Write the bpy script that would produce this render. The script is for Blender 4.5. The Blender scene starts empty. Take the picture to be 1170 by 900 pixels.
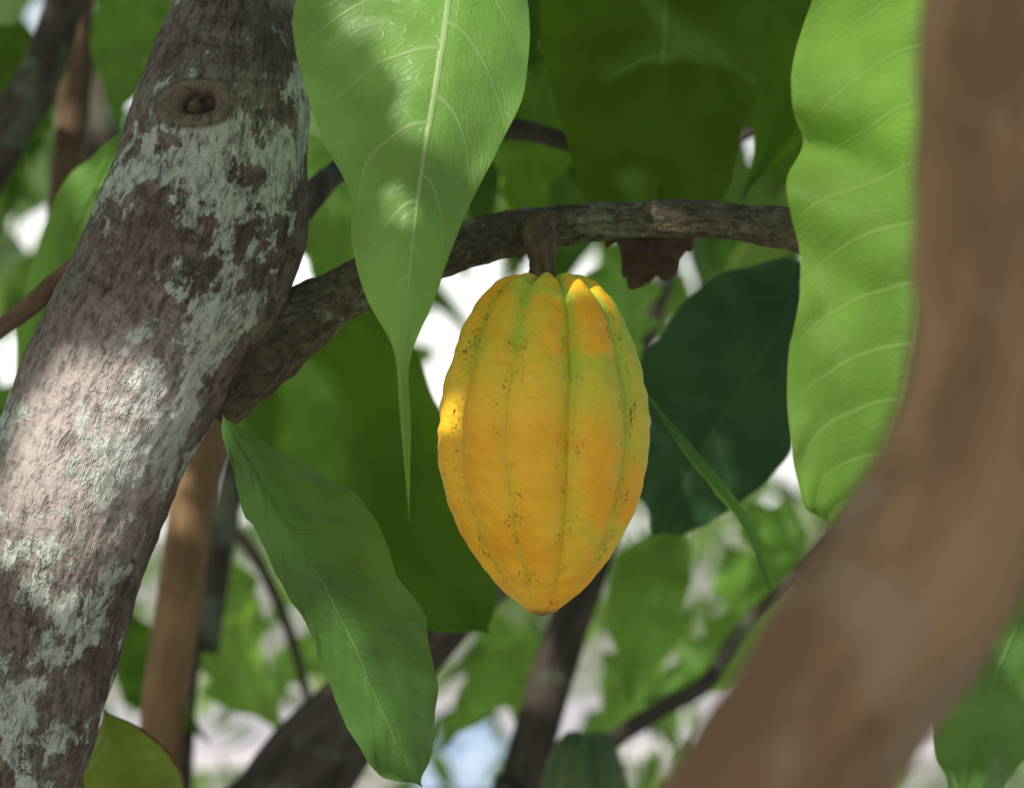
import bpy, math, random
from mathutils import Vector, noise, Quaternion
random.seed(7)
scn=bpy.context.scene
scn.view_settings.view_transform='Standard'; scn.view_settings.look='None'; scn.view_settings.exposure=0

# ---------------------------------------------------------------- camera
TILT=math.radians(3.3)
C=Vector((0,0,1.45)); F=Vector((0,math.cos(TILT),math.sin(TILT))); X=Vector((1,0,0)); U=Vector((0,-math.sin(TILT),math.cos(TILT)))
FP=2600.0
def W(u,v,d): return C+F*d+X*((u-585)/FP*d)+U*((450-v)/FP*d)
cam=bpy.data.cameras.new('camera'); co=bpy.data.objects.new('camera',cam); scn.collection.objects.link(co)
co.location=C; co.rotation_euler=(math.pi/2+TILT,0,0)
cam.sensor_width=36; cam.lens=80; cam.clip_start=0.05; cam.clip_end=2000
cam.dof.use_dof=True; cam.dof.focus_distance=1.16; cam.dof.aperture_fstop=6.6
scn.camera=co
# ---------------------------------------------------------------- light
S=Vector((-0.47,-0.66,0.60)).normalized()
w=bpy.data.worlds.new('World'); scn.world=w; w.use_nodes=True
nt=w.node_tree; sky=nt.nodes.new('ShaderNodeTexSky'); sky.sky_type='NISHITA'; sky.sun_disc=False
sky.sun_elevation=math.asin(S.z); sky.sun_rotation=math.atan2(S.x,S.y); sky.dust_density=2.0; sky.air_density=1.0; sky.ozone_density=0.3
bg=nt.nodes['Background']; bg.inputs[1].default_value=0.13
tcn=nt.nodes.new('ShaderNodeTexCoord'); sep=nt.nodes.new('ShaderNodeSeparateXYZ'); nt.links.new(tcn.outputs['Generated'],sep.inputs[0])
mr=nt.nodes.new('ShaderNodeMapRange'); mr.interpolation_type='SMOOTHSTEP'; nt.links.new(sep.outputs[2],mr.inputs[0])
mr.inputs[1].default_value=0.10; mr.inputs[2].default_value=0.30; mr.inputs[3].default_value=0.95; mr.inputs[4].default_value=0.0
mxn=nt.nodes.new('ShaderNodeMix'); mxn.data_type='RGBA'; nt.links.new(mr.outputs[0],mxn.inputs[0]); nt.links.new(sky.outputs[0],mxn.inputs[6]); mxn.inputs[7].default_value=(10.0,10.0,9.6,1)
nt.links.new(mxn.outputs[2],bg.inputs[0])
sl=bpy.data.lights.new('sun','SUN'); sl.energy=5.0; sl.angle=math.radians(0.5); sl.color=(1,0.95,0.86)
so=bpy.data.objects.new('sun',sl); scn.collection.objects.link(so); so.rotation_euler=S.to_track_quat('Z','Y').to_euler(); so.location=S*10

# ---------------------------------------------------------------- node helper
class N:
    def __init__(s,name):
        s.mat=bpy.data.materials.new(name); s.mat.use_nodes=True; s.t=s.mat.node_tree; s.t.nodes.clear()
        s.out=s.t.nodes.new('ShaderNodeOutputMaterial')
    def lk(s,v,inp):
        if isinstance(v,bpy.types.NodeSocket): s.t.links.new(v,inp)
        elif v is not None:
            if hasattr(inp.default_value,'__len__') and not hasattr(v,'__len__'): inp.default_value=[v]*len(inp.default_value)
            else:
                if hasattr(v,'__len__') and len(v)==3 and len(inp.default_value)==4: v=(*v,1)
                inp.default_value=v
    def m(s,op,a,b=None,c=None,clamp=False):
        n=s.t.nodes.new('ShaderNodeMath'); n.operation=op; n.use_clamp=clamp
        for i,v in enumerate((a,b,c)):
            if v is not None: s.lk(v,n.inputs[i])
        return n.outputs[0]
    def ss(s,v,lo,hi,a=0.0,b=1.0):
        n=s.t.nodes.new('ShaderNodeMapRange'); n.interpolation_type='SMOOTHSTEP'
        s.lk(v,n.inputs[0]); s.lk(lo,n.inputs[1]); s.lk(hi,n.inputs[2]); s.lk(a,n.inputs[3]); s.lk(b,n.inputs[4]); return n.outputs[0]
    def mix(s,f,a,b):
        n=s.t.nodes.new('ShaderNodeMix'); n.data_type='RGBA'; s.lk(f,n.inputs[0]); s.lk(a,n.inputs[6]); s.lk(b,n.inputs[7]); return n.outputs[2]
    def noise(s,vec,scale,detail=4,rough=0.55,dist=0):
        n=s.t.nodes.new('ShaderNodeTexNoise'); s.lk(vec,n.inputs['Vector']); n.inputs['Scale'].default_value=scale; n.inputs['Detail'].default_value=detail; n.inputs['Roughness'].default_value=rough; n.inputs['Distortion'].default_value=dist; return n.outputs[0]
    def vor(s,vec,scale,feat='F1'):
        n=s.t.nodes.new('ShaderNodeTexVoronoi'); n.feature=feat; s.lk(vec,n.inputs['Vector']); n.inputs['Scale'].default_value=scale; return n.outputs[0]
    def vm(s,op,a,b):
        n=s.t.nodes.new('ShaderNodeVectorMath'); n.operation=op; s.lk(a,n.inputs[0]); s.lk(b,n.inputs[1]); return n.outputs[0]
    def dot(s,a,b):
        n=s.t.nodes.new('ShaderNodeVectorMath'); n.operation='DOT_PRODUCT'; s.lk(a,n.inputs[0]); n.inputs[1].default_value=b; return n.outputs['Value']
    def ln(s,a):
        n=s.t.nodes.new('ShaderNodeVectorMath'); n.operation='LENGTH'; s.lk(a,n.inputs[0]); return n.outputs['Value']
    def xyz(s,v):
        n=s.t.nodes.new('ShaderNodeSeparateXYZ'); s.lk(v,n.inputs[0]); return n.outputs
    def comb(s,a,b,c):
        n=s.t.nodes.new('ShaderNodeCombineXYZ'); s.lk(a,n.inputs[0]); s.lk(b,n.inputs[1]); s.lk(c,n.inputs[2]); return n.outputs[0]
    def attr(s,name,k='Fac'):
        n=s.t.nodes.new('ShaderNodeAttribute'); n.attribute_name=name; return n.outputs[k]
    def tc(s,k='Object'): return s.t.nodes.new('ShaderNodeTexCoord').outputs[k]
    def bump(s,h,dist=0.002,st=1.0,nrm=None):
        n=s.t.nodes.new('ShaderNodeBump'); s.lk(h,n.inputs['Height']); n.inputs['Distance'].default_value=dist; n.inputs['Strength'].default_value=st
        if nrm: s.lk(nrm,n.inputs['Normal'])
        return n.outputs[0]
    def pbr(s,col,rough=0.6,nrm=None,spec=0.5):
        n=s.t.nodes.new('ShaderNodeBsdfPrincipled'); s.lk(col,n.inputs['Base Color']); s.lk(rough,n.inputs['Roughness']); n.inputs['Specular IOR Level'].default_value=spec
        if nrm: s.lk(nrm,n.inputs['Normal'])
        return n.outputs[0]
    def trans(s,col,nrm=None):
        n=s.t.nodes.new('ShaderNodeBsdfTranslucent'); s.lk(col,n.inputs[0])
        if nrm: s.lk(nrm,n.inputs['Normal'])
        return n.outputs[0]
    def mixs(s,f,a,b):
        n=s.t.nodes.new('ShaderNodeMixShader'); s.lk(f,n.inputs[0]); s.lk(a,n.inputs[1]); s.lk(b,n.inputs[2]); return n.outputs[0]
    def done(s,sh): s.t.links.new(sh,s.out.inputs[0]); return s.mat

def leaf_mat(name,col,tcol,vein,nv=11,rough=0.5,tf=0.45,dry=False,browned=False,simple=False,spec=0.3,vs=0.6):
    n=N(name); uv=n.xyz(n.tc('UV')); ob=n.tc('Object')
    x=n.m('ABSOLUTE',n.m('MULTIPLY_ADD',uv[0],2.0,-1.0)); side=n.m('GREATER_THAN',uv[0],0.5)
    bl=n.noise(ob,14,2,0.6)
    wob=n.m('MULTIPLY',n.m('SUBTRACT',bl,0.5),0.03)
    ph=n.m('MULTIPLY',n.m('SUBTRACT',n.m('ADD',uv[1],wob),n.m('MULTIPLY',n.m('POWER',x,1.35),0.17)),float(nv))
    ph=n.m('MULTIPLY_ADD',side,0.37,ph)
    fr=n.m('FRACT',n.m('ADD',ph,10.0)); d=n.m('MULTIPLY',n.m('ABSOLUTE',n.m('SUBTRACT',fr,0.5)),2.0)
    lat=n.m('MULTIPLY',n.ss(d,n.m('MULTIPLY_ADD',x,0.04,0.90),0.985),n.ss(x,0.6,1.0,1.0,0.15))
    mid=n.ss(x,0.008,0.036,1.0,0.0)
    ve=n.m('MAXIMUM',n.m('MULTIPLY',lat,vs),n.m('MULTIPLY',mid,0.9))
    hv=ve
    if not simple:
        ter=n.ss(n.vor(n.comb(n.m('MULTIPLY',x,2.6),n.m('MULTIPLY',ph,3.0),side),3.0,'DISTANCE_TO_EDGE'),0.0,0.12,1.0,0.0)
        ve=n.m('MAXIMUM',ve,n.m('MULTIPLY',ter,0.12)); hv=n.m('MAXIMUM',hv,n.m('MULTIPLY',ter,0.28))
    c0=n.mix(n.ss(bl,0.3,0.7),tuple(q*0.75 for q in col),tuple(q*1.2 for q in col))
    c=n.mix(ve,c0,vein)
    t0=n.mix(n.ss(bl,0.3,0.7),tuple(q*0.8 for q in tcol),tuple(min(1,q*1.15) for q in tcol))
    t=n.mix(n.m('MULTIPLY',ve,0.55),t0,tuple(q*0.55 for q in tcol))
    if browned:
        b=n.ss(n.m('ADD',x,n.m('MULTIPLY',n.m('SUBTRACT',n.noise(ob,60,3),0.5),0.3)),0.88,0.93)
        c=n.mix(b,c,(0.18,0.09,0.04)); t=n.mix(b,t,(0.2,0.09,0.03))
    nr=None if simple else n.bump(n.m('MULTIPLY',hv,-1.0),0.0009,0.65)
    return n.done(n.mixs(tf,n.pbr(c,rough,nr,spec),n.trans(t,nr)))

def foliage_mat(name,ca,cb,ta,tb,rough=0.5,tf=0.45):
    n=N(name); r=n.attr('rnd'); 
    return n.done(n.mixs(tf,n.pbr(n.mix(r,ca,cb),rough,None,0.3),n.trans(n.mix(r,ta,tb))))

def simple_bark(name,ca,cb,lich=None,sc=60,bd=0.003):
    n=N(name); tc=n.attr('tc','Vector'); a=n.noise(n.vm('MULTIPLY',tc,(1,1,0.3)),sc,4,0.6); 
    col=n.mix(n.ss(a,0.35,0.68),ca,cb)
    if lich: col=n.mix(n.ss(n.noise(tc,14,3,0.65),0.52,0.64,0,0.75),col,lich)
    return n.done(n.pbr(col,0.8,n.bump(a,bd,0.7),0.2))

def bark_mat(name,ca,cb,lich=0.0,lcol=(0.40,0.44,0.35),sc=1.0,thr=0.56,knot=False,loc=None):
    n=N(name); tc=n.attr('tc','Vector'); ob=n.tc('Object')
    v1=n.vm('MULTIPLY',tc,(1.0,1.0,0.42)); v2=n.vm('MULTIPLY',tc,(0.5,0.5,1.5))
    a=n.noise(v1,230*sc,4,0.72,0.4); b=n.noise(v2,170*sc,3,0.65,0.4); c=n.noise(ob,15*sc,3,0.65)
    fis=n.ss(n.m('ABSOLUTE',n.m('SUBTRACT',n.noise(v1,110*sc,3,0.65,0.6),0.5)),0.0,0.045,1.0,0.0)
    col=n.mix(n.ss(a,0.32,0.68),ca,cb); col=n.mix(n.ss(c,0.45,0.62,0.0,0.6),col,tuple(q*0.6 for q in ca))
    col=n.mix(n.ss(c,0.50,0.34,0.0,0.6),col,(0.16,0.165,0.12))
    col=n.mix(n.ss(b,0.5,0.3,0.0,0.5),col,tuple(q*0.45 for q in ca))
    ck=n.m('MULTIPLY',fis,n.ss(a,0.35,0.6,1.0,0.2))
    col=n.mix(n.m('MULTIPLY',ck,0.5),col,tuple(q*0.3 for q in ca))
    h=n.m('ADD',n.m('MULTIPLY',a,1.0),n.m('ADD',n.m('MULTIPLY',b,1.0),n.m('MULTIPLY',ck,-0.35)))
    if lich>0:
        big=n.noise(ob,14.0,3,0.6,0.5); fine=n.noise(n.vm('MULTIPLY',tc,(1,1,0.7)),85,5,0.75,0.2)
        s=n.m('ADD',n.m('MULTIPLY',big,0.60),n.m('MULTIPLY',fine,0.40))
        lc=n.mix(n.ss(a,0.35,0.65),tuple(q*0.72 for q in lcol),tuple(min(1,q*1.12) for q in lcol))
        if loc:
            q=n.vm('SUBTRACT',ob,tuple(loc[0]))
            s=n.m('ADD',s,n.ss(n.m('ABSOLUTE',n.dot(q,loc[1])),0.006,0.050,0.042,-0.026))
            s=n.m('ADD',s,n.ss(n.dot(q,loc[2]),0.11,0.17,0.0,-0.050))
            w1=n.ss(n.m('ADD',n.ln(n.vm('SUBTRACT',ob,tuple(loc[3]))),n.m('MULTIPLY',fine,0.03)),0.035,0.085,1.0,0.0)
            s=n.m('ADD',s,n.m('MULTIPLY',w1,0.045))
            lc=n.mix(n.m('MULTIPLY',w1,0.9),lc,n.mix(a,(0.6,0.58,0.57),(0.88,0.86,0.85)))  # white lichen, its colour also lifted to brighten the sun patch
            col=n.mix(n.m('MULTIPLY',n.ss(n.ln(n.vm('SUBTRACT',ob,tuple(loc[4]))),0.03,0.10,0.85,0.0),n.ss(a,0.3,0.6,0.35,1.0)),col,(0.56,0.48,0.46))  # sunlight put into the colour: bark paled across the sun patch
        k=n.ss(s,thr-0.004,thr+0.022)
        k=n.m('MULTIPLY',k,n.m('SUBTRACT',1.0,n.m('MULTIPLY',ck,0.5)))
        k=n.m('MULTIPLY',k,n.ss(a,0.30,0.44,0.45,1.0))
        if knot: k=n.m('MULTIPLY',k,n.ss(n.attr('knot'),0.1,0.4,1.0,0.0))
        col=n.mix(n.m('MULTIPLY',k,lich),col,lc); h=n.m('ADD',h,n.m('MULTIPLY',k,0.25))
    if knot: 
        kk=n.attr('knot'); col=n.mix(n.ss(kk,0.15,0.9,0,0.7),col,(0.18,0.14,0.10)); kd=n.attr('kdark'); col=n.mix(n.m('MULTIPLY',kd,0.9),col,(0.016,0.012,0.009))
    nr=n.bump(h,0.0020/sc,1.0)
    return n.done(n.pbr(col,0.85,nr,0.2))

# ---------------------------------------------------------------- geometry helpers
def cr(P,t):
    n=len(P)-1; x=min(max(t,0),1)*n; i=min(int(x),n-1); f=x-i
    p0=P[max(i-1,0)];p1=P[i];p2=P[i+1];p3=P[min(i+2,n)]
    return tuple(0.5*((2*b)+(c-a)*f+(2*a-5*b+4*c-d)*f*f+(3*b-a-3*c+d)*f**3) for a,b,c,d in zip(p0,p1,p2,p3))
def arclen(P,m=300):
    pts=[Vector(cr(P,i/m)) for i in range(m+1)]
    L=[0]
    for i in range(m): L.append(L[-1]+(Vector(pts[i+1][:3])-Vector(pts[i][:3])).length)
    return pts,L
import bisect
def sample(pts,L,s):
    i=min(max(bisect.bisect_right(L,s)-1,0),len(pts)-2); dl=L[i+1]-L[i]
    f=(s-L[i])/dl if dl>1e-9 else 0
    return pts[i].lerp(pts[i+1],min(max(f,0),1))
def newobj(name,verts,faces,mat,smooth=True,parent=None):
    me=bpy.data.meshes.new(name); me.from_pydata(verts,[],faces); me.update()
    if smooth: me.polygons.foreach_set('use_smooth',[True]*len(me.polygons))
    me.materials.append(mat); o=bpy.data.objects.new(name,me); scn.collection.objects.link(o)
    if parent: o.parent=parent
    return o
def tube(name,pts,mat,na=32,step=0.01,fine=None,lump=0.06,lsc=9,rough=0.0,rsc=120,hook=None,parent=None,world=False):
    P=[]
    for p in pts:
        if world: P.append(tuple(p))
        else:
            q=W(p[0],p[1],p[2]); P.append((q.x,q.y,q.z,p[3]*p[2]/FP))
    m=60*len(P); raw=[Vector(cr(P,i/m)) for i in range(m+1)]; L=[0]
    for i in range(m): L.append(L[-1]+(raw[i+1].xyz-raw[i].xyz).length)
    ss=[0]; 
    while ss[-1]<L[-1]:
        q=sample(raw,L,ss[-1]); st=step
        if fine:
            pr=q.xyz-C; dd=pr.dot(F); vv=450-pr.dot(U)/max(dd,.05)*FP; uu=585+pr.dot(X)/max(dd,.05)*FP
            if -180<vv<1080 and -150<uu<1300: st=fine
        ss.append(ss[-1]+st)
    verts=[];tcs=[];k1=[];k2=[]; nprev=None; off=random.uniform(0,50)
    for i,s in enumerate(ss):
        q=sample(raw,L,s); a=sample(raw,L,max(s-0.01,0)); b=sample(raw,L,min(s+0.01,L[-1])); T=(b.xyz-a.xyz).normalized()
        if nprev is None: nprev=T.cross(Vector((0.3,1,0.2))).normalized()
        nrm=(nprev-T*nprev.dot(T)).normalized(); nprev=nrm; bi=T.cross(nrm); r=q[3]
        for j in range(na):
            th=2*math.pi*j/na; dr=nrm*math.cos(th)+bi*math.sin(th)
            sv=Vector((math.cos(th)*r,math.sin(th)*r,s+off))
            rr=r*(1+lump*noise.noise(sv*lsc)+lump*0.6*noise.noise(sv*lsc*3.1))
            if rough: rr+=rough*noise.fractal(Vector((sv.x,sv.y,sv.z*0.5))*rsc,0.8,2.0,3)
            p=q.xyz+dr*rr
            if hook:
                do,a1,a2=hook(p,dr); p=p+do; k1.append(a1); k2.append(a2)
            verts.append(p); tcs.append(sv)
    nr=len(ss); faces=[]
    for i in range(nr-1):
        for j in range(na):
            j2=(j+1)%na; faces.append((i*na+j,i*na+j2,(i+1)*na+j2,(i+1)*na+j))
    faces.append(tuple(range(na-1,-1,-1))); faces.append(tuple((nr-1)*na+j for j in range(na)))
    o=newobj(name,verts,faces,mat,parent=parent)
    at=o.data.attributes.new('tc','FLOAT_VECTOR','POINT'); at.data.foreach_set('vector',[c for v in tcs for c in v])
    if hook:
        for nm,k in (('knot',k1),('kdark',k2)):
            at=o.data.attributes.new(nm,'FLOAT','POINT'); at.data.foreach_set('value',k)
    return o

def leaf(name,Lp,Mp,Rp,mat,nv=11,cup=0.006,wave=0.004,quilt=0.0016,NU=18,NV=130,seed=0,parent=None):
    cur=[]
    for Pp in (Lp,Mp,Rp): cur.append(arclen([tuple(W(*p)) for p in Pp]))
    verts=[];uvs=[]
    for i in range(NV+1):
        t=i/NV
        l,mm,r=[sample(c[0],c[1],t*c[1][-1]) for c in cur]
        ax=(r-l); tn=sample(cur[1][0],cur[1][1],min(t+0.02,1)*cur[1][1][-1])-sample(cur[1][0],cur[1][1],max(t-0.02,0)*cur[1][1][-1])
        nn=ax.cross(tn)
        nn=nn.normalized() if nn.length>1e-9 else Vector((0,-1,0))
        if nn.y>0: nn=-nn
        env=min(1,ax.length/0.03)
        for j in range(-NU,NU+1):
            x=abs(j)/NU; e=l if j<0 else r; p=mm.lerp(e,x)
            ph=(t-0.17*x**1.35)*nv+(0.37 if j>0 else 0)
            q=abs(math.sin(math.pi*ph))**0.6
            off=-cup*x*x+ (quilt*q*min(1,x*5) )*env + wave*env*x*x*noise.noise(Vector((t*9+seed,x*1.5+(3 if j>0 else 0),seed)))*1.6
            off+= -cup*0.25*math.exp(-(x/0.08)**2)*env
            off+= 0.0022*env*noise.noise(p*55)
            verts.append(p+nn*off); uvs.append((0.5+0.5*j/NU,t))
    w_=2*NU+1; faces=[(i*w_+j,i*w_+j+1,(i+1)*w_+j+1,(i+1)*w_+j) for i in range(NV) for j in range(w_-1)]
    o=newobj(name,verts,faces,mat,parent=parent); ul=o.data.uv_layers.new(name='UVMap')
    for lp in o.data.loops: ul.data[lp.index].uv=uvs[lp.vertex_index]
    return o
def gleaf(name,b,t,wpx,mat,sag=0.1,seed=0,asym=None,nv=11,cup=0.010,wave=0.016):
    d=Vector((t[0]-b[0],t[1]-b[1])); pr=Vector((-d.y,d.x)).normalized(); L=d.length
    Mp=[];Lp=[];Rp=[]
    prof=[(0,0),(0.04,0.22),(0.12,0.60),(0.25,0.92),(0.4,1.0),(0.53,0.93),(0.66,0.72),(0.77,0.46),(0.86,0.22),(0.93,0.08),(1,0)]
    rs=random.Random(seed)
    if asym is None: asym=rs.uniform(-1.6,1.6)
    tw=rs.uniform(-1,1)
    for f,h in prof:
        cx=b[0]+d.x*f+pr.x*sag*L*math.sin(math.pi*f); cy=b[1]+d.y*f+pr.y*sag*L*math.sin(math.pi*f); dd=b[2]+(t[2]-b[2])*f+0.05*math.sin(math.pi*f)*tw
        Mp.append((cx,cy,dd)); hw=wpx*0.5*h
        j1=1+rs.uniform(-.10,.10); j2=1+rs.uniform(-.10,.10); aa=asym*(0.5+f)
        Lp.append((cx+pr.x*hw*j1,cy+pr.y*hw*j1,dd+aa*hw*dd/FP)); Rp.append((cx-pr.x*hw*j2,cy-pr.y*hw*j2,dd-aa*hw*dd/FP))
    return leaf(name,Lp,Mp,Rp,mat,nv,cup,wave=wave,seed=seed,NU=8,NV=60)

def foliage(name,items,mat,seed=1,parent=None,flat=False):
    rs=random.Random(seed); verts=[];faces=[];rn=[]
    prof=[(0,0.02),(0.15,0.6),(0.38,1.0),(0.62,0.88),(0.82,0.45),(1,0.02)]
    for pos,ln,wd,dr,rv in items:
        dr=dr.normalized(); sd=dr.cross(Vector((rs.uniform(-1,1),rs.uniform(-1,1),rs.uniform(-.3,1)))).normalized(); up=sd.cross(dr)
        if flat:
            sd=dr.cross(S+Vector((rs.uniform(-.5,.5),rs.uniform(-.5,.5),rs.uniform(-.5,.5)))).normalized(); up=sd.cross(dr)
        if rs.random()<.5: up=-up
        fold=rs.uniform(0.05,0.3); droop=0.03 if flat else rs.uniform(0.0,0.25); b0=len(verts)
        for f,h in prof:
            c=pos+dr*ln*f+Vector((0,0,-1))*ln*droop*f*f
            hw=wd*0.5*h
            verts+= [c-sd*hw+up*hw*fold, c, c+sd*hw+up*hw*fold]; rn+=[rv]*3
        for i in range(5):
            a=b0+i*3; faces+=[(a,a+1,a+4,a+3),(a+1,a+2,a+5,a+4)]
    o=newobj(name,verts,faces,mat,parent=parent); at=o.data.attributes.new('rnd','FLOAT','POINT'); at.data.foreach_set('value',rn); return o

def empty(name,loc=(0,0,0)):
    e=bpy.data.objects.new(name,None); scn.collection.objects.link(e); return e

# ---------------------------------------------------------------- materials
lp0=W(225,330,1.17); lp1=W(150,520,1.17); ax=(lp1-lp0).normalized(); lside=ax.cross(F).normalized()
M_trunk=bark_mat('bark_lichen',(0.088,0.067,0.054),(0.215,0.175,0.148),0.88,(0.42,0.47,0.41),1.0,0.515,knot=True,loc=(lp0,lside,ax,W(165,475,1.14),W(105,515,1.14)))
M_branch=bark_mat('bark_branch',(0.070,0.060,0.040),(0.17,0.15,0.10),0.5,(0.25,0.28,0.18),1.3,0.54)
M_fg=simple_bark('bark_foreground',(0.15,0.09,0.048),(0.29,0.185,0.10),(0.25,0.18,0.125),38,0.004)
M_stem=simple_bark('bark_stem_tan',(0.13,0.08,0.04),(0.22,0.14,0.075))
M_dark=simple_bark('bark_dark',(0.032,0.027,0.02),(0.07,0.058,0.044),(0.11,0.14,0.09))
M_red=simple_bark('bark_reddish',(0.085,0.05,0.032),(0.17,0.11,0.07),None,110,0.001)
M_stalk=simple_bark('stalk_bark',(0.07,0.045,0.025),(0.15,0.105,0.06),(0.16,0.13,0.06),160,0.001)

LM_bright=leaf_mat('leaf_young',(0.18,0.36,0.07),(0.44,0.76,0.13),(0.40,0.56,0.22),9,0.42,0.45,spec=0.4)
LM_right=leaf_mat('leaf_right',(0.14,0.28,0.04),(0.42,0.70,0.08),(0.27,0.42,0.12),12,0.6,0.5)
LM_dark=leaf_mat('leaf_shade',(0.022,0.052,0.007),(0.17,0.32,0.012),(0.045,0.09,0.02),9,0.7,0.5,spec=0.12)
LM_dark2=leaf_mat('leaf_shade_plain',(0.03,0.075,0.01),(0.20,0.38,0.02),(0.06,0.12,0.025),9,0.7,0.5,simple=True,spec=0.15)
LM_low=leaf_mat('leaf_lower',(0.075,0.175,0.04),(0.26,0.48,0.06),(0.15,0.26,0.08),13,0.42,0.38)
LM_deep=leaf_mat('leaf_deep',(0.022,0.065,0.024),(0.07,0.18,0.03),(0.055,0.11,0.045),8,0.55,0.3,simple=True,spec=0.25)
LM_mid=leaf_mat('leaf_mid',(0.085,0.20,0.03),(0.34,0.60,0.07),(0.17,0.30,0.08),9,0.55,0.5,simple=True)
LM_yel=leaf_mat('leaf_old',(0.16,0.22,0.035),(0.35,0.48,0.05),(0.3,0.35,0.1),9,0.5,0.5,browned=True)
LM_dry=leaf_mat('leaf_dry',(0.10,0.066,0.045),(0.16,0.09,0.05),(0.15,0.11,0.08),7,0.8,0.3,spec=0.15)
FM=foliage_mat('foliage_mat',(0.03,0.08,0.01),(0.13,0.24,0.04),(0.10,0.25,0.015),(0.46,0.66,0.14))
FMf=foliage_mat('foliage_far_mat',(0.07,0.13,0.04),(0.19,0.27,0.11),(0.2,0.34,0.06),(0.48,0.55,0.22))

# ---------------------------------------------------------------- main tree
tree=empty('cacao_tree')
K=W(222,117,1.165)
def hook(p,dr):
    off=Vector((0,0,0)); kn=0; kd=0
    q=p-K; 
    if dr.dot(F)<0.1:
        x=q.dot(X); z=q.dot(U); x2=x*math.cos(.1)+z*math.sin(.1); z2=z*math.cos(.1)-x*math.sin(.1)
        e=math.sqrt((x2/0.0145)**2+(z2/0.0090)**2)
        if e<4:
            wob=noise.noise(Vector((x,z,0))*180)*0.30; e2=e+wob
            h=0.0036*math.exp(-((e2-0.98)/0.34)**2)+0.0035*math.exp(-((e-1.5)/0.9)**2)-0.0038*math.exp(-((e2-.45)/0.22)**2)+0.0008*math.sin(e2*17)*math.exp(-(e/1.5)**2)
            h+=0.0016*math.exp(-(((x2-.002)/0.004)**2+((z2)/0.002)**2))+0.0016*noise.noise(Vector((x,z,0))*400)*math.exp(-(e/.8)**2)
            off=dr*h; kn=math.exp(-(e/1.35)**4); kd=min(1,1.0*math.exp(-((e2-0.48)/0.16)**2)+0.6*math.exp(-((e2-1.4)/0.08)**2)*(1 if z2>0 else .5)+0.5*math.exp(-((e2-0.93)/0.05)**2)+.5*math.exp(-(e/.25)**2))
    cpt=W(318,330,1.22); g=math.exp(-((p-cpt).length/0.055)**2)
    off=off+dr*0.010*g*max(0,dr.dot(X))
    g2=math.exp(-(((p-W(335,262,1.21)).length)/0.022)**2); off=off+dr*0.004*g2
    return off,kn,kd
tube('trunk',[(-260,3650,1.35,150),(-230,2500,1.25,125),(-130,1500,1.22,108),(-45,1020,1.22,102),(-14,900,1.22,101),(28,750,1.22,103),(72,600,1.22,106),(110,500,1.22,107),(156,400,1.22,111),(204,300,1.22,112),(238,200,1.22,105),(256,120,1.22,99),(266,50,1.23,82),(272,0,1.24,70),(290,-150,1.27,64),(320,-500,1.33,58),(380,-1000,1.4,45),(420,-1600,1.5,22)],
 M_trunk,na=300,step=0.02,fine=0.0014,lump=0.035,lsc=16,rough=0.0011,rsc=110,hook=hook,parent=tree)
tube('limb',[(240,420,1.24,70),(290,402,1.235,54),(335,370,1.23,40),(380,342,1.23,32),(430,316,1.23,29),(480,296,1.23,28),(540,277,1.235,27),(600,264,1.24,25),(660,255,1.24,22),(720,251,1.24,21),(800,250,1.24,21),(860,256,1.24,22),(908,263,1.24,24),(940,290,1.25,18),(945,360,1.26,13),(917,420,1.26,11),(935,500,1.28,8)],
 M_branch,na=96,step=0.004,fine=0.0014,lump=0.10,lsc=36,rough=0.0010,rsc=150,parent=tree)
tube('limb_extension',[(880,259,1.24,20),(960,265,1.25,20),(1080,290,1.3,18),(1300,350,1.4,14),(1600,380,1.5,6)],M_dark,na=32,parent=tree)
tube('rear_branch',[(250,330,1.3,18),(330,250,1.42,17),(365,215,1.45,15),(392,193,1.48,13),(450,165,1.5,12),(520,151,1.5,12),(590,149,1.5,12),(640,160,1.5,11),(700,185,1.52,10),(780,190,1.55,8),(860,150,1.6,5)],M_dark,na=32,step=0.004,lump=0.16,lsc=40,rough=0.0008,rsc=90,parent=tree)
tube('side_twig',[(-60,420,1.3,8),(0,376,1.3,10),(40,345,1.3,12),(78,312,1.3,12),(160,250,1.3,14)],M_red,na=24,step=0.004,lump=0.1,lsc=50,parent=tree)
tube('foreground_limb',[(-200,3500,1.2,110),(100,2600,1.0,105),(420,1800,0.82,105),(640,1300,0.70,108),(790,1060,0.64,112),(888,900,0.62,114),(980,760,0.62,116),(1060,640,0.62,114),(1115,520,0.62,106),(1135,420,0.62,98),(1145,340,0.62,100),(1140,295,0.62,102),(1135,220,0.62,95),(1138,100,0.62,92),(1145,0,0.62,92),(1160,-200,0.63,88),(1180,-900,0.7,70),(1250,-1800,0.9,30)],
 M_fg,na=96,step=0.006,lump=0.06,lsc=22,rough=0.0005,rsc=90,parent=tree)

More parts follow.
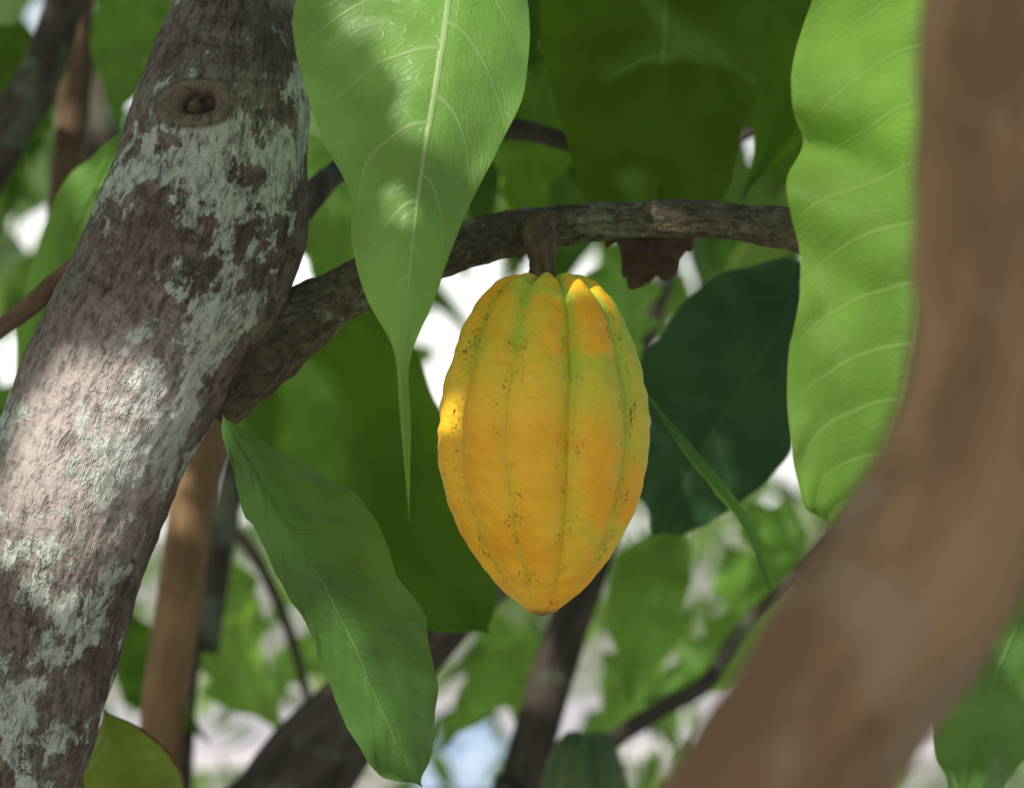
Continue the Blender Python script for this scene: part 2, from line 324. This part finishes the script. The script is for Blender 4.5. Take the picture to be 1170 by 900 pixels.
# ---------------------------------------------------------------- pod
def make_pod(name,cu,top,bot,d,prof,mat,lean=0.0,phase=0.0,nz=420,na=420):
    pxm=d/FP; verts=[];rid=[];tv=[]
    org=W(cu,top,d); H=(bot-top)*pxm; P=[(a,b) for a,b in prof]
    def rad(t):
        for i in range(len(P)-1):
            if P[i][0]<=t<=P[i+1][0]:
                f=(t-P[i][0])/(P[i+1][0]-P[i][0]); 
                p0=P[max(i-1,0)][1];p1=P[i][1];p2=P[i+1][1];p3=P[min(i+2,len(P)-1)][1]
                return max(0,0.5*((2*p1)+(p2-p0)*f+(2*p0-5*p1+4*p2-p3)*f*f+(3*p1-p0-3*p2+p3)*f**3))
        return 0
    for i in range(nz+1):
        t=i/nz; t=0.5-0.5*math.cos(math.pi*t); r=rad(t)*pxm
        for j in range(na):
            th=2*math.pi*j/na+phase
            tw=th+0.07*math.sin(t*3.0)+0.03*noise.noise(Vector((math.cos(th),math.sin(th),t*3)))
            c5=abs(math.cos(5*tw)); lobe=c5**0.80
            major=0.55+0.45*math.cos(5*tw-math.pi/2)
            depth=(0.10*major+0.080)*(1-0.35*t)
            rr=r*(1.012-depth*(1-lobe))
            x=math.sin(th); y=math.cos(th)
            sv=Vector((x*r,y*r,t*H))
            rr+=r*0.015*noise.fractal(sv*45,0.9,2.0,3)+0.0011*noise.noise(sv*130)*min(1,r/0.01)
            zz=-t*H+ (0.006*lobe*math.exp(-t/0.05) - 0.004*math.exp(-(r/0.010)**2)*(1 if t<.3 else 0))
            verts.append(org+X*(x*rr+lean*t*H)+Vector((0,1,0))*(-y*rr)+Vector((0,0,zz)))
            rid.append(1-c5**0.72); tv.append(t)
    faces=[(i*na+j,(i+1)*na+j,(i+1)*na+(j+1)%na,i*na+(j+1)%na) for i in range(nz) for j in range(na)]
    o=newobj(name,verts,faces,mat)
    for nm,k in (('furrow',rid),('tt',tv)):
        at=o.data.attributes.new(nm,'FLOAT','POINT'); at.data.foreach_set('value',k)
    return o
def pod_mat(name,A,B,G):
    n=N(name); ob=n.tc('Object'); fu=n.attr('furrow'); t=n.attr('tt')
    a=n.noise(ob,22,3,0.6); b=n.noise(ob,70,3,0.6); x=n.xyz(ob)
    col=n.mix(n.ss(a,0.35,0.65),A,B)
    gm=n.m('ADD',n.m('MULTIPLY',n.ss(t,0.0,0.45,1.0,0.0),0.85),n.m('MULTIPLY',n.ss(x[0],0.005,0.055),0.55))
    gm=n.m('MULTIPLY',gm,n.m('ADD',n.ss(a,0.40,0.60),n.m('MULTIPLY',n.ss(fu,0.2,0.7),0.8)),clamp=True)
    gm=n.m('MAXIMUM',gm,n.m('MULTIPLY',n.ss(fu,0.4,0.9),0.35))
    col=n.mix(gm,col,G)
    col=n.mix(n.ss(t,0.965,0.995,0,0.9),col,(0.16,0.07,0.02))
    col=n.mix(n.ss(b,0.58,0.75,0,0.4),col,(0.62,0.25,0.01))
    fl=n.ss(n.noise(n.vm('MULTIPLY',ob,(1,1,0.7)),640,2,0.6),0.58,0.64)
    near=n.m('MULTIPLY',n.m('MULTIPLY',n.ss(fu,0.20,0.42),n.ss(fu,0.62,0.8,1.0,0.45)),n.ss(b,0.46,0.62))
    fl=n.m('MULTIPLY',fl,n.m('ADD',near,n.m('MULTIPLY',n.ss(b,0.66,0.72),0.7)),clamp=True)
    col=n.mix(n.m('MULTIPLY',fl,0.75),col,(0.09,0.065,0.018))
    line=n.m('MULTIPLY',n.ss(fu,0.82,0.99),n.ss(b,0.38,0.6)); col=n.mix(n.m('MULTIPLY',line,0.4),col,(0.25,0.15,0.012))
    h=n.m('ADD',b,n.m('ADD',n.m('MULTIPLY',n.noise(ob,420,2,0.6),0.3),n.m('MULTIPLY',fl,-0.15)))
    nr=n.bump(h,0.0028,0.85)
    return n.done(n.pbr(col,0.55,nr,0.35))
M_pod=pod_mat('pod_yellow',(0.86,0.41,0.014),(0.89,0.52,0.03),(0.46,0.52,0.04))
M_podg=pod_mat('pod_green',(0.05,0.10,0.025),(0.07,0.13,0.03),(0.04,0.09,0.02))
podprof=[(0,0),(0.006,38),(0.02,58),(0.055,75),(0.11,90),(0.17,100),(0.26,111),(0.36,119),(0.43,121.5),(0.5,121),(0.58,117),(0.66,109),(0.74,96),(0.82,78),(0.885,59),(0.93,42),(0.965,25),(0.985,15),(1,0)]
pod=make_pod('cacao_pod',624,324,703,1.19,podprof,M_pod,lean=-0.012,phase=0.21)
st=tube('stalk',[(617,262,1.235,22),(618,282,1.21,18),(619,298,1.195,14.5),(620,312,1.19,14),(621,324,1.19,16),(622,336,1.19,13)],M_stalk,na=48,step=0.001,lump=0.16,lsc=120,rough=0.0007,rsc=220,parent=None)
st.parent=pod
make_pod('cacao_pod',668,840,990,1.85,[(a,b*0.42) for a,b in podprof],M_podg,nz=120,na=160)

# ---------------------------------------------------------------- hero leaves
leaf('cacao_leaf',
 [(530,-170,1.16),(390,-120,1.14),(337,0,1.12),(347,90,1.11),(368,150,1.10),(399,215,1.10),(402,275,1.09),(418,340,1.09),(450,402,1.08),(457,480,1.08),(467,595,1.08)],
 [(530,-170,1.15),(522,-80,1.13),(514,0,1.115),(500,95,1.10),(484,185,1.09),(474,260,1.08),(468,320,1.08),(463,370,1.08),(461,412,1.08),(463,480,1.08),(467,595,1.08)],
 [(530,-170,1.16),(590,-120,1.15),(606,0,1.14),(600,100,1.12),(568,172,1.11),(532,245,1.10),(503,320,1.09),(480,375,1.085),(467,420,1.08),(469,480,1.08),(467,595,1.08)],LM_bright,nv=9,cup=0.004,wave=0.006,seed=3)
leaf('cacao_leaf',
 [(1075,-150,1.02),(960,-90,1.03),(930,0,1.04),(906,110,1.04),(918,162,1.06),(898,215,1.04),(912,290,1.05),(906,370,1.04),(900,470,1.04),(914,550,1.04),(946,607,1.04)],
 [(1075,-150,1.0),(1068,-60,1.0),(1063,30,1.0),(1062,130,1.0),(1060,200,1.0),(1056,290,1.0),(1048,370,1.0),(1035,440,1.0),(1012,510,1.01),(985,560,1.02),(946,607,1.04)],
 [(1075,-150,1.02),(1150,-60,1.03),(1190,50,1.04),(1205,150,1.05),(1200,250,1.05),(1185,350,1.05),(1150,430,1.05),(1100,500,1.05),(1040,560,1.05),(990,590,1.04),(946,607,1.04)],LM_right,nv=12,cup=0.006,wave=0.017,quilt=0.0030,seed=11)
leaf('cacao_leaf',
 [(762,-170,1.42),(650,-110,1.40),(617,0,1.38),(630,90,1.36),(648,160,1.35),(662,215,1.34),(690,240,1.33),(738,262,1.33)],
 [(762,-170,1.42),(763,-80,1.40),(762,0,1.38),(758,90,1.36),(756,150,1.35),(752,200,1.34),(746,240,1.33),(738,262,1.33)],
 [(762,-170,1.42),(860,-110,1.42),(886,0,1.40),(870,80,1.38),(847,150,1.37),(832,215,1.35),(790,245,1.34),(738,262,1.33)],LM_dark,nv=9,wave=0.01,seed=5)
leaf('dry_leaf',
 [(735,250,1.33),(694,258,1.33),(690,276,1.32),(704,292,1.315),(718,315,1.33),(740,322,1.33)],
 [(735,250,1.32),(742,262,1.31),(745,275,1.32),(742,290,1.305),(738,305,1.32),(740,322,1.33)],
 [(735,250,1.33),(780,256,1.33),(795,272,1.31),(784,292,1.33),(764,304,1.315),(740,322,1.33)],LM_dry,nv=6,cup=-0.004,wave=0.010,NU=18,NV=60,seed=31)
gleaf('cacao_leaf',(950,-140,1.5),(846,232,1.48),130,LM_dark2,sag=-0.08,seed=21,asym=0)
leaf('cacao_leaf',
 [(254,473,1.16),(261,520,1.15),(296,605,1.13),(337,695,1.12),(380,778,1.12),(408,850,1.12),(440,890,1.12),(482,899,1.12)],
 [(254,473,1.16),(290,535,1.14),(335,610,1.12),(378,680,1.11),(408,745,1.11),(432,800,1.11),(458,855,1.11),(482,899,1.12)],
 [(254,473,1.16),(330,507,1.17),(400,557,1.17),(448,620,1.16),(480,690,1.15),(497,780,1.14),(499,850,1.13),(482,899,1.12)],LM_low,nv=13,cup=0.005,wave=0.008,seed=8)
leaf('cacao_leaf',
 [(345,330,1.5),(272,420,1.5),(290,500,1.5),(350,580,1.5),(430,660,1.5),(490,720,1.5),(560,725,1.5)],
 [(345,330,1.48),(350,400,1.47),(385,465,1.46),(425,530,1.46),(470,600,1.47),(515,665,1.48),(560,725,1.5)],
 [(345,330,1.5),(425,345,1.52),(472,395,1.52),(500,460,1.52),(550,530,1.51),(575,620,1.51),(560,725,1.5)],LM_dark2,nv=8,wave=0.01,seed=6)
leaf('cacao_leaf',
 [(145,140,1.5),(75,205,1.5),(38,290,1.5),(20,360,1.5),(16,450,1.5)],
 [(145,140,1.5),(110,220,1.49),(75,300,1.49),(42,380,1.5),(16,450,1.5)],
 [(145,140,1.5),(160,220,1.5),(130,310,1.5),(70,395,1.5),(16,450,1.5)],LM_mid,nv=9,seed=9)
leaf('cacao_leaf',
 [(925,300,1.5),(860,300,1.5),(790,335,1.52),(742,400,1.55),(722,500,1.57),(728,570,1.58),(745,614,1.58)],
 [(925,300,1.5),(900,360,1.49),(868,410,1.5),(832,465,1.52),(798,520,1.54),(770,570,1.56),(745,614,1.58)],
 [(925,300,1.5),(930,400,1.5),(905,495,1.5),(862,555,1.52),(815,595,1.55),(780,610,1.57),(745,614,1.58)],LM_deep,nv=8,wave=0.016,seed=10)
leaf('cacao_leaf',
 [(738,452,1.3),(773,494,1.3),(812,537,1.3),(847,582,1.3),(865,625,1.3),(880,678,1.3)],
 [(738,452,1.3),(770,497,1.29),(808,542,1.29),(843,586,1.29),(862,628,1.29),(880,678,1.3)],
 [(738,452,1.3),(766,500,1.31),(802,548,1.31),(838,592,1.31),(859,632,1.31),(880,678,1.3)],LM_mid,nv=9,cup=0.002,wave=0.002,quilt=0.0003,seed=12)
leaf('cacao_leaf',
 [(118,810,1.3),(100,855,1.3),(92,900,1.3),(130,950,1.3),(225,965,1.3)],
 [(118,810,1.3),(135,850,1.29),(158,890,1.28),(185,930,1.28),(225,965,1.3)],
 [(118,810,1.3),(165,833,1.3),(198,866,1.3),(213,905,1.3),(225,965,1.3)],LM_yel,nv=8,seed=14)
gleaf('cacao_leaf',(1205,640,1.35),(1100,940,1.3),190,LM_low,sag=0.06,seed=15,asym=0)
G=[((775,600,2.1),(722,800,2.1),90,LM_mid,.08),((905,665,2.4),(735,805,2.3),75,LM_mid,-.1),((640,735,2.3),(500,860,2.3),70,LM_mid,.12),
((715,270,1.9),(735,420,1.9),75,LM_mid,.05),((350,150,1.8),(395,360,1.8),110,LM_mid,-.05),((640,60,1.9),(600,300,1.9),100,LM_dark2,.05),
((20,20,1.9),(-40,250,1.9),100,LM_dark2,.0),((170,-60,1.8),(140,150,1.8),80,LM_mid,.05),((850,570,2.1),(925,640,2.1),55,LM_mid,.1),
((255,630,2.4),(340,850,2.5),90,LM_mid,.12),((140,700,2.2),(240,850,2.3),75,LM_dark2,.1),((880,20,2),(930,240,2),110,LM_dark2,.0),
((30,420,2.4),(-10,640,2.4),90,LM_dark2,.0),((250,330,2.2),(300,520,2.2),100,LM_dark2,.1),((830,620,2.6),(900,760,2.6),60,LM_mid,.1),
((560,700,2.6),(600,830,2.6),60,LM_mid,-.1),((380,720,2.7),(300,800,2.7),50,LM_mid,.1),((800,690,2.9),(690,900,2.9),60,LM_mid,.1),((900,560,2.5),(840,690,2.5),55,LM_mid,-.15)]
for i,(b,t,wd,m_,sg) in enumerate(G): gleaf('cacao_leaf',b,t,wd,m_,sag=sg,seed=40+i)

# ---------------------------------------------------------------- neighbouring stems
tube('cacao_stem',[(120,2600,2.0,34),(150,1300,1.9,28),(182,870,1.85,26),(200,720,1.85,26),(222,560,1.85,25),(243,470,1.85,24),(300,200,1.9,22),(420,-300,2.0,15)],M_stem,na=32,step=0.02,lump=0.06)
tube('cacao_stem',[(150,2500,2.3,26),(200,900,2.3,20),(232,740,2.3,18),(252,620,2.3,17),(272,520,2.3,16),(330,200,2.4,12)],M_dark,na=24,step=0.02)
tube('cacao_stem',[(20,2300,2.2,30),(40,900,2.1,24),(60,420,2.0,20),(72,250,2.0,19),(85,100,2.0,18),(92,-20,2.0,17),(120,-400,2.0,12)],M_red,na=24,step=0.02)
tube('cacao_stem',[(60,2300,2.5,24),(100,600,2.4,20),(115,200,2.3,20),(130,80,2.3,20),(150,-60,2.3,18),(160,-300,2.3,12)],M_dark,na=24,step=0.02)
tube('cacao_stem',[(-300,900,1.9,34),(-80,330,1.8,30),(0,165,1.8,27),(45,90,1.8,24),(72,10,1.8,22),(110,-120,1.8,18)],M_dark,na=24,step=0.02)
tube('cacao_stem',[(150,1900,1.9,90),(240,1100,1.9,72),(330,910,1.9,62),(400,820,1.9,48),(470,740,1.9,40),(530,680,1.9,36),(590,620,1.9,32),(680,500,2.0,24),(760,300,2.1,16)],M_dark,na=40,step=0.01,rough=0.001,rsc=60)
tube('cacao_stem',[(520,2200,2.2,40),(570,1050,2.1,30),(596,900,2.1,27),(625,790,2.1,25),(655,700,2.1,23),(690,600,2.1,20),(720,450,2.15,16),(740,300,2.2,12)],M_dark,na=32,step=0.02)
tube('cacao_branch',[(560,1100,2.1,12),(640,900,2.1,11),(700,846,2.1,10),(760,808,2.1,10),(805,782,2.1,10),(830,745,2.1,9),(860,705,2.1,8),(915,655,2.1,8),(1000,560,2.2,6)],M_dark,na=20,step=0.01,lump=0.15,lsc=25)
tube('cacao_branch',[(200,560,2.4,9),(262,600,2.4,8),(300,650,2.4,7),(330,720,2.4,6),(352,800,2.4,5)],M_dark,na=16,step=0.01,lump=0.12,lsc=25)

# ---------------------------------------------------------------- leaf gobo added overhead, out of view, to shape sun and shade
rs=random.Random(5)
holes=[(W(105,510,1.15),0.048),(W(50,560,1.16),0.032),(W(180,450,1.15),0.020),(W(545,60,1.12),0.032),(W(530,160,1.11),0.016),(W(470,250,1.09),0.006),
 (W(1000,40,1.03),0.04),(W(965,180,1.03),0.035),(W(965,330,1.03),0.035),(W(950,470,1.03),0.035),(W(425,810,1.12),0.026),(W(462,860,1.12),0.024),(W(400,500,1.5),0.012),(W(516,480,1.17),0.007)]
items=[]
def throw(n,tg,s0,s1,l0,l1):
    for i in range(n):
        t=tg(); s=rs.uniform(s0,s1); p=t+S*s
        if p.z<1.45+0.28+0.17*max(p.y,0): p=t+S*(s1+rs.uniform(0,.3))
        ln=rs.uniform(l0,l1); a=rs.uniform(0,6.28); dr=Vector((math.cos(a),math.sin(a),rs.uniform(-.5,.1))).normalized()
        p=p-dr*ln*0.5
        if p.z<1.45+0.24+0.15*max(p.y,0): continue
        bad=False
        for k in (0.0,0.25,0.5,0.75,1.0):
            c=p+dr*ln*k; hw=ln*0.2*math.sin(math.pi*min(.95,max(.05,k)))
            for h,r in holes:
                q=c-h; q=q-S*q.dot(S)
                if q.length<r+hw: bad=True
        if bad: continue
        items.append((p,ln,ln*rs.uniform(.36,.44),dr,rs.random()))
throw(620,lambda:W(rs.uniform(470,770),rs.uniform(250,740),1.17),0.9,2.1,0.06,0.14)
throw(900,lambda:W(rs.uniform(-120,400),rs.uniform(-50,950),1.17),0.9,2.1,0.06,0.14)
throw(350,lambda:W(rs.uniform(240,500),rs.uniform(460,730),1.13),1.3,2.3,0.05,0.10)
throw(220,lambda:W(rs.uniform(760,1250),rs.uniform(0,950),0.62),0.7,1.6,0.08,0.14)
throw(700,lambda:Vector((rs.uniform(-0.7,0.8),rs.uniform(0.9,2.4),1.45+rs.uniform(-0.5,0.5))),0.9,2.3,0.08,0.18)
throw(300,lambda:Vector((rs.uniform(-1.6,1.6),rs.uniform(2.2,6.0),1.45+rs.uniform(-0.3,0.8))),1.9,3.6,0.16,0.28)
foliage('canopy_gobo',items,FM,2,parent=tree,flat=True)

# ---------------------------------------------------------------- background foliage
def cluster(n,cx,cy,cz,rx,ry,rz,l0,l1,rs,zmin=-9,k=1.3):
    out=[]
    for i in range(n):
        while True:
            v=Vector((rs.uniform(-1,1),rs.uniform(-1,1),rs.uniform(-1,1)))
            if v.length<1: break
        p=Vector((cx+v.x*rx,cy+v.y*ry,cz+v.z*rz))
        if p.z<zmin: continue
        ln=rs.uniform(l0,l1); a=rs.uniform(0,6.28)
        dr=Vector((math.cos(a),math.sin(a),rs.uniform(-2.2,-0.1)))
        out.append((p,ln,ln*rs.uniform(.32,.42),dr,rs.random()**k))
    return out
rs=random.Random(23)
items=[]
for i in range(36):
    y=rs.uniform(2.7,6.5); x=rs.uniform(-1,1)*(0.5+y*0.36)
    z=1.45+y*rs.uniform(0.04,0.28)+0.06
    items+=cluster(18,x,y,z,0.28,0.4,0.20,0.14,0.26,rs)
for i in range(28):
    y=rs.uniform(2.5,5.0); x=rs.uniform(-1,1)*(0.5+y*0.34)
    z=1.45+y*rs.uniform(0.17,0.31)+0.06
    items+=cluster(22,x,y,z,0.28,0.3,0.2,0.16,0.28,rs,k=2.5)
foliage('background_foliage',items,FM,3)
items=[]
for i in range(75):
    y=rs.uniform(4.5,12); x=rs.uniform(-1,1)*(0.4+y*0.28); z=rs.uniform(0.25,1.45)
    items+=cluster(15,x,y,z,0.35,0.4,0.28,0.08,0.17,rs,0.02,k=0.8)
foliage('shrub',items,FM,4)
items=[]
for i in range(60):
    y=rs.uniform(22,48); x=rs.uniform(-1,1)*(6+y*0.5); z=rs.uniform(0.6,2.8)
    items+=cluster(32,x,y,z,1.6,1.5,0.9,0.4,0.8,rs,0.05)
foliage('distant_trees',items,FMf,6)

# ---------------------------------------------------------------- ground
n=N('ground_litter'); ob=n.tc('Object'); a=n.noise(ob,0.9,3,0.65); b=n.noise(ob,14,3,0.7)
c=n.mix(n.ss(a,0.42,0.58),(0.40,0.36,0.33),(0.12,0.17,0.06)); c=n.mix(n.ss(b,0.45,0.7),c,(0.46,0.43,0.41))
GM=n.done(n.pbr(c,0.9,None,0.2))
v=[];f=[]; NG=60
for i in range(NG+1):
    for j in range(NG+1):
        x=(j/NG*2-1); y=(i/NG*2-1); x=300*x*abs(x)**1.5; y=300*y*abs(y)**1.5
        v.append((x,y,0.06*noise.noise(Vector((x,y,0))*0.5) if math.hypot(x,y)>3 and not(11<y<20) else 0))
for i in range(NG):
    for j in range(NG): f.append((i*(NG+1)+j,i*(NG+1)+j+1,(i+1)*(NG+1)+j+1,(i+1)*(NG+1)+j))
newobj('ground',v,f,GM)
n=N('path_concrete'); ob=n.tc('Object'); b=n.noise(ob,3,4,0.7)
PM=n.done(n.pbr(n.mix(b,(0.46,0.42,0.44),(0.60,0.56,0.58)),0.85,None,0.3))
v=[];f=[]
for i in range(61):
    x=-30+i; c0=16.0+1.2*math.sin(x*0.18)
    v+=[(x,c0-1.9,0.0),(x,c0-1.85,0.09),(x,c0+1.85,0.09),(x,c0+1.9,0.0)]
for i in range(60):
    for k in range(3): f.append((i*4+k,i*4+4+k,i*4+5+k,i*4+1+k))
newobj('path',v,f,PM,smooth=False)
n=N('tarpaulin_blue'); ob=n.tc('Object'); TM=n.done(n.pbr(n.mix(n.noise(ob,6,3),(0.20,0.28,0.40),(0.30,0.38,0.50)),0.5,None,0.4))
v=[];f=[]
for i in range(31):
    for j in range(31):
        a_=i/15-1; b_=j/15-1; rr_=max(abs(a_),abs(b_))
        h=0.34*(1-rr_**3)*(0.8+0.5*noise.noise(Vector((a_*2,b_*2,3))))+0.03*noise.noise(Vector((a_*6,b_*6,1)))
        v.append((-0.22+a_*0.42,12.6+b_*0.35,0.03+max(0,h)))
for i in range(30):
    for j in range(30): f.append((i*31+j,(i+1)*31+j,(i+1)*31+j+1,i*31+j+1))
newobj('tarpaulin',v,f,TM)
